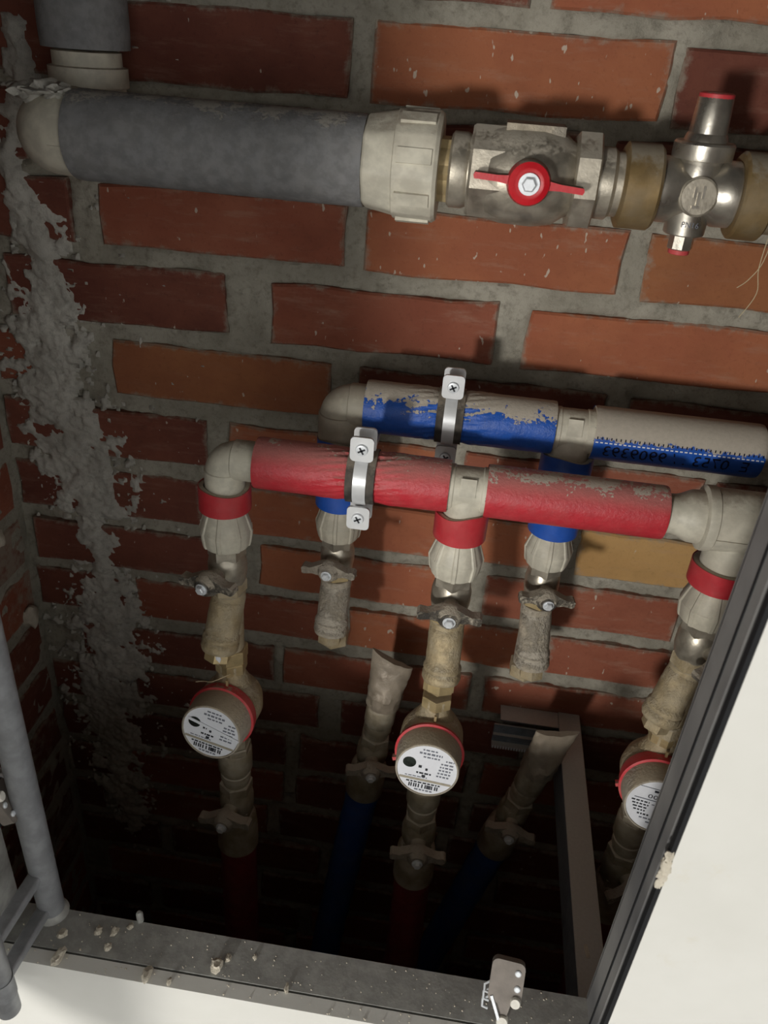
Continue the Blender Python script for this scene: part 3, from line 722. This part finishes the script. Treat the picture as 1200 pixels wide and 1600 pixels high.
# ---- pipe clamps
def clamp(x, y, z, r, label, dark_low=False):
    t = Thing('pipe_clamp', label, 'pipe clamp', (x, y, z), 'clamps on the coloured pipes')
    mx = frame((x, y, z), X_, Z_)
    t.part('rubber_lining', ring(r+.0026, r-.003, -.0128, .0128, mx, 48), 'rubber')
    bnd = t.part('band', ring(r+.0038, r+.0016, -.0058, .0058, mx, 48), 'zinc')
    for s in (1, -1):
        zc = s*(r+.0120)
        out = rrect(.0205, .0230, .004)
        fm = frame((x, y-.0125-.0035, z+zc), (0, -1, 0), X_)
        e = t.part('ear', merge(plate(out, .0026, fm), plate(out, .0026, frame((x, y+.004, z+zc), (0, -1, 0), X_))), 'zinc', bnd)
        sc = t.part('screw', merge(lathe([(.0052, .0026), (.0055, .0034), (.0050, .0050), (.0040, .0052)], fm, 22), lathe([(.0028, -.024), (.0028, .003)], fm, 12)), 'bolt', e if False else bnd)
        k = Matrix.Translation((0, 0, .0052))
        t.part('cross_recess', merge(xf(box(-.0035, .0035, -.0008, .0008, -.001, .0002, k), fm @ Matrix.Rotation(.5, 4, 'Z')), xf(box(-.0008, .0008, -.0035, .0035, -.001, .0002, k), fm @ Matrix.Rotation(.5, 4, 'Z'))), 'ink', bnd, smooth=0)
    t.part('front_bridge', xf(plate(rrect(.0165, 2*r*.74, .003), .0022, Matrix.Identity(4)), frame((x, y-r-.0030, z), (0, -1, 0), X_)), 'zinc', bnd) if False else None
    t.part('wall_stud', lathe([(.004, r), (.004, -y+.004)], frame((x, y, z), (0, 1, 0), X_), 14), 'zinc')
    return t
clamp(.1105, YB, ZB, RB-.0012, 'zinc pipe clamp with rubber lining on the blue pipe')
clamp(.0405, YR, ZR, RR-.0012, 'zinc pipe clamp with rubber lining on the red pipe')

# ---- blue manifold
GB, GR = 'fittings on the blue manifold', 'fittings on the red manifold'
RP = .0195
BX = (.0055, .2295)
elbow((BX[0]-.004, YB, ZB), X_, -Z_, RP+.0004, .0135, .036, .040, 'dusty cream plastic elbow at the end of the blue pipe', GB, 'pp_dusty')
insulated((.0275, YB, ZB), (.2105, YB, ZB), RB, RP-.003, 'blue', 'insulated_pipe', 'blue insulated pipe held by a clamp, upper part dusty', GB, (.006, .006), 72, .010, .083)
def tee(x, y, z, half, r, drop, label, group, mat='pp'):
    t = Thing('pipe_tee', label, 'pipe fitting', (x, y, z-drop), group)
    mx = frame((x, y, z), X_, Z_)
    b = t.part('body', lathe([(r*.94, -half), (r, -half+.001), (r, -.013), (r*.965, -.012), (r*.965, .012), (r, .013), (r, half-.001), (r*.94, half)], mx, 40), mat)
    t.part('branch', lathe([(r*.93, -drop), (r*.97, -drop+.001), (r*.97, -r*.6), (r*.93, 0)], frame((x, y, z), Z_), 36), mat)
    t.part('mould_mark', xf(box(-.007, .007, -.004, .012, 0, .0009), frame((x, y-r*.93, z+r*.28), (0, -1, .42), X_)), mat, b, smooth=0)
    t.part('printed_code', xf(text_data('PP-R 32', .0042), frame((x+half-.004, y-r*.93, z+.0065), (0, -1, .40), (0, 0, -1))), 'ink_grey', b, smooth=0)
    return t
tee(BX[1]-.001, YB, ZB, .0235, RP+.0018, .040, 'cream plastic tee between the two blue pipes', GB)
bp = insulated((.2470, YB, ZB), (.4030, YB, ZB), RB, RP-.003, 'blue_heavy', 'insulated_pipe', 'blue insulated pipe with printed numbers, thickly caked with dust', GB, (.006, .12), 72, .006)
# print on the blue film, upside down, wrapped round the sleeve
td = text_data('E  0753 . / 9909393', .0172); V = []
def wrapx(v, ang0, x0):
    a = ang0-(-v.y)/RB*1.0
    rr = RB+.0005
    return Vector((x0-v.x*1.0, YB-rr*math.cos(a), ZB+rr*math.sin(a)))
V = [wrapx(v, math.radians(-17), .3235) for v in td[0]]
bp.part('printed_text', (V, td[1]), 'ink_blue', bp.o.children[0], smooth=0)
dash = []
for i in range(36):
    x0 = .2495+i*.0043
    for a0, w, hh in ((math.radians(4), .0026, .0006), (math.radians(13), .0012, .0012)):
        dash.append(([Vector((x0+sx*w/2, YB-(RB+.0006)*math.cos(a0+sa*hh/RB), ZB+(RB+.0006)*math.sin(a0+sa*hh/RB))) for sx, sa in ((-1, -1), (1, -1), (1, 1), (-1, 1))], [(0, 1, 2, 3)]))
bp.part('printed_dashes', merge(*dash[0::2]), 'dial', bp.o.children[0], smooth=0)
bp.part('printed_dots', merge(*dash[1::2]), 'ink_blue', bp.o.children[0], smooth=0)

def blue_leg(i):
    x = BX[i]; nm = ('first', 'second')[i]
    where = ('below the dusty blue elbow', 'below the tee between the blue pipes')[i]
    sleeve(x, YB, -.378, (-.300, -.288)[i], RB, RP+.0012, 'blue_clean', 'blue insulation sleeve '+where, GB, (lambda a: .002*math.sin(a*3+1)))
    ppnut(x, YB, -.378, -.419, 'ribbed cream union nut under the blue sleeve '+where, GB, ('pp_dusty', 'pp')[i], .97)
    ball_valve(x, YB, -.4445, 'nickel ball valve with dusty wing handle '+where, GB, 'nickel', ('handle_dust', 'handle')[i], (.05, -.05)[i], 'brass_clean', (-.10, .12)[i], .97)
    strainer(x, YB, -.4735, (-.564, -.572)[i], 'dust caked strainer hanging open '+where, GB, 'dustcake', (-.1, .30)[i], 'brass', .26)
for i in (0, 1): blue_leg(i)

# ---- red manifold
RXS = (-.0885, .133, .3695)
elbow((RXS[0]+.0005, YR, ZR), X_, -Z_, RP-.0018, .0135, .038, .036, 'cream plastic elbow at the end of the red pipe', GR)
insulated((-.0567, YR, ZR), (.1185, YR, ZR), RR, RP-.003, 'red', 'insulated_pipe', 'red insulated pipe held by a clamp beside the elbow', GR, (.006, .006), 72, .010, .0972)
tee(RXS[1]+.002, YR, ZR, .021, RP+.0012, .038, 'cream plastic tee between the two red pipes', GR)
insulated((.1510, YR, ZR), (.3065, YR, ZR), RR, RP-.003, 'red', 'insulated_pipe', 'red insulated pipe speckled with plaster flakes beside the large tee', GR, (.006, .02), 72, .008)
t = Thing('pipe_tee', 'large cream plastic tee with stepped collar right of the red pipe', 'pipe fitting', (.376, YR, ZR-.04), GR)
mx = frame((.3065, YR, ZR), X_, Z_)
b = t.part('body', lathe([(.0250, .0305), (.0285, .0320), (.0290, .034), (.0290, .040), (.0278, .041), (.0278, .112), (.026, .114)], mx, 48), 'pp')
t.part('reducer', lathe([(.0172, -.004), (.0176, .008), (.0190, .013), (.0215, .018), (.0232, .022), (.0238, .033)], mx, 40), 'pp')
t.part('branch', lathe([(.0195, -.052), (.0205, -.051), (.0205, 0)], frame((RXS[2], YR, ZR), Z_), 36), 'pp')
t.part('mould_seam', sweep([(.347, YR-.0279, ZR-.006), (.418, YR-.0279, ZR-.006)], .0006, 6), 'pp')

def dialprint(fm, R, kind):
    """flat print on the dial, in units of its radius"""
    ink, grey, kh = [], [], []
    def bar(u0, u1, v, h, L, rot=0):
        L.append(xf(box(u0*R, u1*R, (v-h/2)*R, (v+h/2)*R, 0, .0003, Matrix.Rotation(rot, 4, 'Z')), fm))
    rnd = random.Random(kind)
    def line(u0, u1, v, h, L):
        u = u0
        while u < u1-.03:
            w = rnd.uniform(.05, .14); bar(u, min(u+w, u1), v, h, L); u += w+.035
    if kind < 2:
        line(-.25, .30, .80, .05, grey); line(-.35, .42, .66, .07, grey); line(-.2, .35, .52, .05, grey)
        for k in range(5): line(.42-.02*k, .86-.02*k, .36-.13*k, .055, grey)
        line(.56, .84, .50, .05, grey)
        line(-.30, -.16, .10, .10, ink); bar(-.06, .02, .02, .09, ink); line(-.34, .16, -.16, .06, ink); bar(-.14, -.02, -.27, .09, ink)
        line(-.7, .05, -.33, .03, grey)
        bar(-.88, .88, -.44, .085, kh)
        line(-.62, .56, -.56, .05, ink)
        for u in (-.52, -.45, -.36, -.29, -.20, -.08, .03, .09, .14, .19, .25, .36, .43): bar(u, u+.045, -.70, .15, ink)
        line(-.3, .3, -.86, .05, grey)
    else:
        bar(-.80, .80, .18, .03, grey); bar(-.72, .72, .66, .02, grey)
        line(-.25, .35, .56, .08, ink)
        for k in range(4): line(-.86+.05*k, -.28, .06-.12*k, .05, ink)
        line(-.2, .5, .02, .03, grey); bar(.22, .32, -.16, .10, ink); bar(.50, .58, -.24, .08, ink)
        line(-.55, -.15, -.44, .06, ink); line(-.45, .2, -.58, .05, grey); line(-.2, .35, -.72, .05, grey)
        grey.append(xf(box(-.05*R, .85*R, -.01*R, .01*R, 0, .0003, Matrix.Translation((0, -.42*R, 0)) @ Matrix.Rotation(-.35, 4, 'Z')), fm))
    return ink, grey, kh
def meter(i):
    x = RXS[i]; z = (-.590, -.5975, -.600)[i]
    lab = ('water meter with red ring on the leg below the red pipe elbow', 'water meter with thin red ring under the tee between the red pipes', 'water meter with wide red ring and number window by the hatch edge')[i]
    t = Thing('water_meter', lab, 'water meter', (x, YR, z-.06), 'water meters under the red manifold')
    sx = (-.10, -.02, -.10)[i]
    ax = Vector((sx, -1, .15)).normalized()
    fm = frame((x, YR, z), ax, Vector((1, 0, (-.16, -.06, -.08)[i])))
    b = t.part('body', merge(lathe([(.0150, .058), (.0150, .040), (.0200, .030), (.0235, .018), (.0235, -.018), (.0200, -.030), (.0150, -.040), (.0150, -.058)][::-1], frame((x, YR, z), Z_), 32),
        lathe([(.016, -.024), (.028, -.018), (.0335, -.004), (.0340, .010), (.0325, .020)], fm, 40)), 'brass')
    t.part('end_hexagon', hexa(.0172, .046, .060, frame((x, YR, z), Z_)), 'brass_clean', b)
    t.part('end_hexagon', hexa(.0172, -.066, -.050, frame((x, YR, z), Z_)), 'brass_dark', b)
    r0, r1 = ((.020, .0325), (.0265, .0325), (.016, .0325))[i]
    rg = t.part('seal_ring', lathe([(.0335, r0), (.0352, r0+.001), (.0366, r1-.003), (.0366, r1), (.0345, r1+.0008)], fm, 48), 'red_plastic', None, 'red plastic sealing ring')
    t.part('ring_catch', xf(box(-.0025, .0025, -.0020, .0020, 0, .006), fm @ Matrix.Rotation(3.5, 4, 'Z') @ Matrix.Translation((.0368, 0, r0+.004))), 'red_plastic', rg)
    hs = t.part('register_housing', lathe([(.0330, .018), (.0343, .032), (.0338, .040), (.0328, .0585), (.0322, .0600), (.0308, .0606), (.0304, .0590)], fm, 48), 'housing')
    dm = fm @ Matrix.Translation((0, 0, .0592))
    dl = t.part('dial', lathe([(.0307, -.002), (.0307, 0)], dm, 48), 'dial', None, 'white printed dial')
    pm = dm @ Matrix.Translation((0, 0, .0001))
    ink, grey, kh = dialprint(pm, .0305, i)
    t.part('dial_print', merge(*ink), 'ink', dl, smooth=0); t.part('dial_small_print', merge(*grey), 'ink_grey', dl, smooth=0)
    if kh: t.part('dial_band', merge(*kh), 'khaki', dl, smooth=0)
    if i < 2:
        t.part('spinner_window', xf(plate([(.0068*math.cos(a*.3927), .0062*math.sin(a*.3927)) for a in range(16)], .0006, Matrix.Translation((-.0190, .0062, 0))), pm), 'window_dark', dl)
        if i == 0:
            t.part('glass_strip', xf(box(-.029, .029, -.0016, .0016, 0, .0012, Matrix.Rotation(-.16, 4, 'Z') @ Matrix.Translation((.002, .0050, 0))), pm), 'dial', dl, smooth=0)
    else:
        t.part('counter_digits', xf(text_data('00000', .0072), pm @ Matrix.Translation((.0005, .0098, .0002)) @ Matrix.Diagonal((1.45, 1.0, 1, 1))), 'ink', dl, smooth=0)
    t.part('filling_spout', xf(box(-.0012, .0012, -.0012, .0012, -.010, 0), Matrix.Translation((x+.001, YR-.020, z+.047))), 'brass_clean', b, smooth=0)
def red_leg(i):
    x = RXS[i]; dz = (0, .002, -.014)[i]
    where = ('below the red pipe elbow', 'below the tee between the red pipes', 'below the large cream tee')[i]
    wob = (lambda a: .0015*math.sin(2*a), lambda a: .004*math.sin(a+2.2)+.001*math.sin(4*a), lambda a: .001*math.sin(2*a))[i]
    sleeve(x, YR, -.3415+dz, (-.318, -.313, -.3345)[i], (.0247, .0244, .0268)[i], .0194, 'red_clean', 'short red insulation sleeve '+where, GR, wob)
    ppnut(x, YR, -.3415+dz, -.3825+dz, 'ribbed cream union nut under the red sleeve '+where, GR, 'pp' if i < 2 else 'pp_dusty', 1.0 if i < 2 else 1.06)
    ball_valve(x, YR, -.4100+dz, 'nickel ball valve with dusty wing handle '+where, GR, 'nickel', ('handle', 'handle', 'handle')[i], (.1, 0, .3)[i], ('brass', 'brass_clean', 'brass')[i], (-.28, .02, .55)[i])
    strainer(x, YR, -.4385+dz, -.526+dz, 'brass strainer above the water meter '+where, GR, ('brass', 'brass', 'brass')[i], (-.35, .05, -.9)[i], 'brass_clean' if i < 2 else 'brass')
    meter(i)
    z = (-.656, -.6635, -.668)[i]
    t = Thing('check_valve', 'dull brass check valve under the water meter '+where, 'valve', (x, YR, z-.065), GR)
    mm = frame((x, YR, z), -Z_)
    t.part('locknut', hexa(.0190, 0, .012, mm), 'brass_dark')
    t.part('body', lathe([(.0185, .008), (.0196, .010), (.0196, .038), (.0170, .042), (.0160, .046)], mm, 32), 'brass_dark')
    t.part('nipple', lathe([(.0150, .044), (.0176, .046), (.0176, .054), (.0155, .056), (.0155, .070)], mm, 32), 'brass_dark')
    ball_valve(x, YR, z-.092, 'dull lower ball valve under the meter '+where, GR, 'brass_dark', 'handle_dust', (.15, 0, .2)[i], 'brass_dark', (-.1, .05, .3)[i], 1.05)
    t = Thing('insulated_hose', 'red insulated pipe running down into the dark '+where, 'insulated pipe', (x, YR, -1.5), GR)
    mm = frame((x, YR, 0), Z_)
    t.part('ferrule', lathe([(.0225, z-.176), (.0250, z-.174), (.0246, z-.150), (.0228, z-.124), (.0185, z-.118)], mm, 32), 'brass_dark')
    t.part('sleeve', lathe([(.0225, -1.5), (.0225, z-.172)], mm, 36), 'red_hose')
for i in range(3): red_leg(i)

# ---- loose blue tails below the open strainers
def blue_tail(top, bot, label, tilt_lab, twist, hb):
    a, b_ = Vector(top), Vector(bot); dz = (b_-a).normalized()
    mm = frame(a, dz, X_)
    t = Thing('taped_coupling', 'brass coupling with open end wrapped in crumpled tape '+tilt_lab, 'pipe fitting', a+dz*.10, 'loose blue pipe tails')
    n = 40; V, F = [], []; NJ = 16
    for j in range(NJ+1):
        s = j/NJ; h = -.028+.072*s
        for i in range(n):
            q = 2*PI*i/n
            fl = max(0.0, 1-s*1.35)**0.7
            rx = .0212+.0048*fl; ry = .0212*(1-fl)+.0045*fl
            w = 1+(.05+.10*math.exp(-((s-.72)/.22)**2))*noise.noise(Vector((math.cos(q)*3.5, math.sin(q)*3.5, h*150+twist*9)))
            px = rx*w*math.cos(q)
            hh = h+fl*(.006*px/.026*(1 if twist > 0 else -1)+.002*math.cos(px*90))
            V.append(mm @ (Matrix.Rotation(twist*.25, 4, 'Z') @ Vector((px, ry*w*math.sin(q)+.0015*noise.noise(Vector((px*120, 2, h*120))), hh))))
    for j in range(NJ):
        for i in range(n): k = (i+1) % n; F.append((j*n+i, j*n+k, (j+1)*n+k, (j+1)*n+i))
    F.append(tuple(range(n))[::-1])
    t.part('tape', (V, F), 'tape', smooth=30)
    t.part('body', lathe([(.0195, .030), (.0205, .034), (.0205, .040), (.0190, .042), (.0190, .074), (.0165, .078)], mm, 32), 'brass_dark')
    t.part('nipple', lathe([(.0150, .076), (.0178, .080), (.0178, .088), (.0155, .090), (.0155, .100)], mm, 32), 'brass_dark')
    c = a+dz*.128
    ball_valve(c.x, c.y, c.z, 'dull ball valve on the taped blue tail '+tilt_lab, 'loose blue pipe tails', 'brass_dark', 'handle_dust', .12, 'brass_dark', twist*.2, 1.06, True, -dz)
    t = Thing('insulated_hose', 'blue insulated pipe hanging loose into the dark '+tilt_lab, 'insulated pipe', b_, 'loose blue pipe tails')
    t.part('ferrule', lathe([(.0185, .150), (.0230, .156), (.0246, .182), (.0250, .204), (.0230, .207)], mm, 32), 'brass_dark')
    L = (b_-a).length; pts = []; rad = []
    e = a+dz*.200; side = Vector((1, 0, 0))
    for k in range(40):
        s = k/39; p = e+(b_-e)*s; p += side*(.012*math.sin(s*PI)*hb)
        pts.append(p); rad.append(.0222+.0007*math.sin(k*2.1))
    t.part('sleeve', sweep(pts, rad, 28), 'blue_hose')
blue_tail((.0735, -.088, -.622), (-.010, -.095, -1.5), '', 'below the clamp on the blue pipe', .5, -.4)
blue_tail((.2800, -.095, -.694), (.115, -.085, -1.5), '', 'beside the steel profile', -.6, -.3)

# ---- galvanised profiles
t = Thing('steel_profile', 'dusty galvanised profile running from the brick wall to the hatch', 'profile', (.315, -.2, -.76))
t.part('web', box(.301, .328, -.445, -.003, -.7215, -.7200), 'galv', smooth=0)
for xa, xb in ((.3005, .302), (.3275, .329)):
    t.part('flange', box(xa, xb, -.445, -.003, -.775, -.7205), 'galv', smooth=0)
t.part('lip', box(.302, .309, -.445, -.003, -.7755, -.774), 'galv', smooth=0)
t.part('paper_scrap', xf(plate(rrect(.004, .014, .001), .0006, Matrix.Identity(4)), frame((.312, -.335, -.7199), Z_, (1, .15, 0))), 'crumb', smooth=0)
t = Thing('wall_profile', 'short galvanised channel fixed to the brick wall beside the long profile', 'profile', (.26, -.02, -.78))
t.part('top_ledge', merge(box(.2235, .3003, -.031, -.003, -.7230, -.7215)), 'galv', smooth=0)
t.part('face', merge(box(.2165, .3003, -.0325, -.030, -.760, -.730), box(.2165, .3003, -.042, -.0300, -.7612, -.7598)), 'galv', smooth=0)
t.part('rib', box(.2165, .3003, -.0375, -.0320, -.7475, -.7440), 'galv', smooth=0)
t.part('serrated_edge', merge(*[box(.2170+i*.0036, .2192+i*.0036, -.0432, -.0418, -.7625, -.7590) for i in range(23)]), 'bolt', smooth=0)

# ---- strands of hemp
def strand(pts, label, r=.00035):
    P = [Vector(p) for p in pts]; out = []
    for i in range(len(P)-1):
        for k in range(5):
            s = k/5; p0, p1, p2, p3 = P[max(i-1, 0)], P[i], P[i+1], P[min(i+2, len(P)-1)]
            out.append(.5*((2*p1)+(p2-p0)*s+(2*p0-5*p1+4*p2-p3)*s*s+(3*p1-p0-3*p2+p3)*s**3))
    out.append(P[-1]); single('hemp_strand', sweep(out, r, 5), 'strand', label, 'strand')
strand([(RXS[0]+.004, YR-.018, -.536), (RXS[0]-.012, YR-.028, -.540), (RXS[0]-.024, YR-.022, -.547), (RXS[0]-.032, YR-.024, -.548)], 'pale curled strand of hemp sticking out above the meter by the elbow leg')
strand([(.336, YT-.030, ZT-.012), (.334, YT-.034, ZT-.045), (.338, YT-.034, ZT-.065), (.330, YT-.034, ZT-.085)], 'thin pale strand of hemp hanging from the brass union')
strand([(.339, YT-.030, ZT-.012), (.336, YT-.034, ZT-.040), (.329, YT-.034, ZT-.055), (.322, YT-.034, ZT-.062)], 'short forked strand of hemp below the brass union')
single('paint_flake', lump((RXS[0]-.004, YR-.031, -.503), .0035, .0016, .009, 71, 9, 7, .3), 'dial', 'white paint flake stuck on the strainer below the red elbow', 'flake', smooth=50)
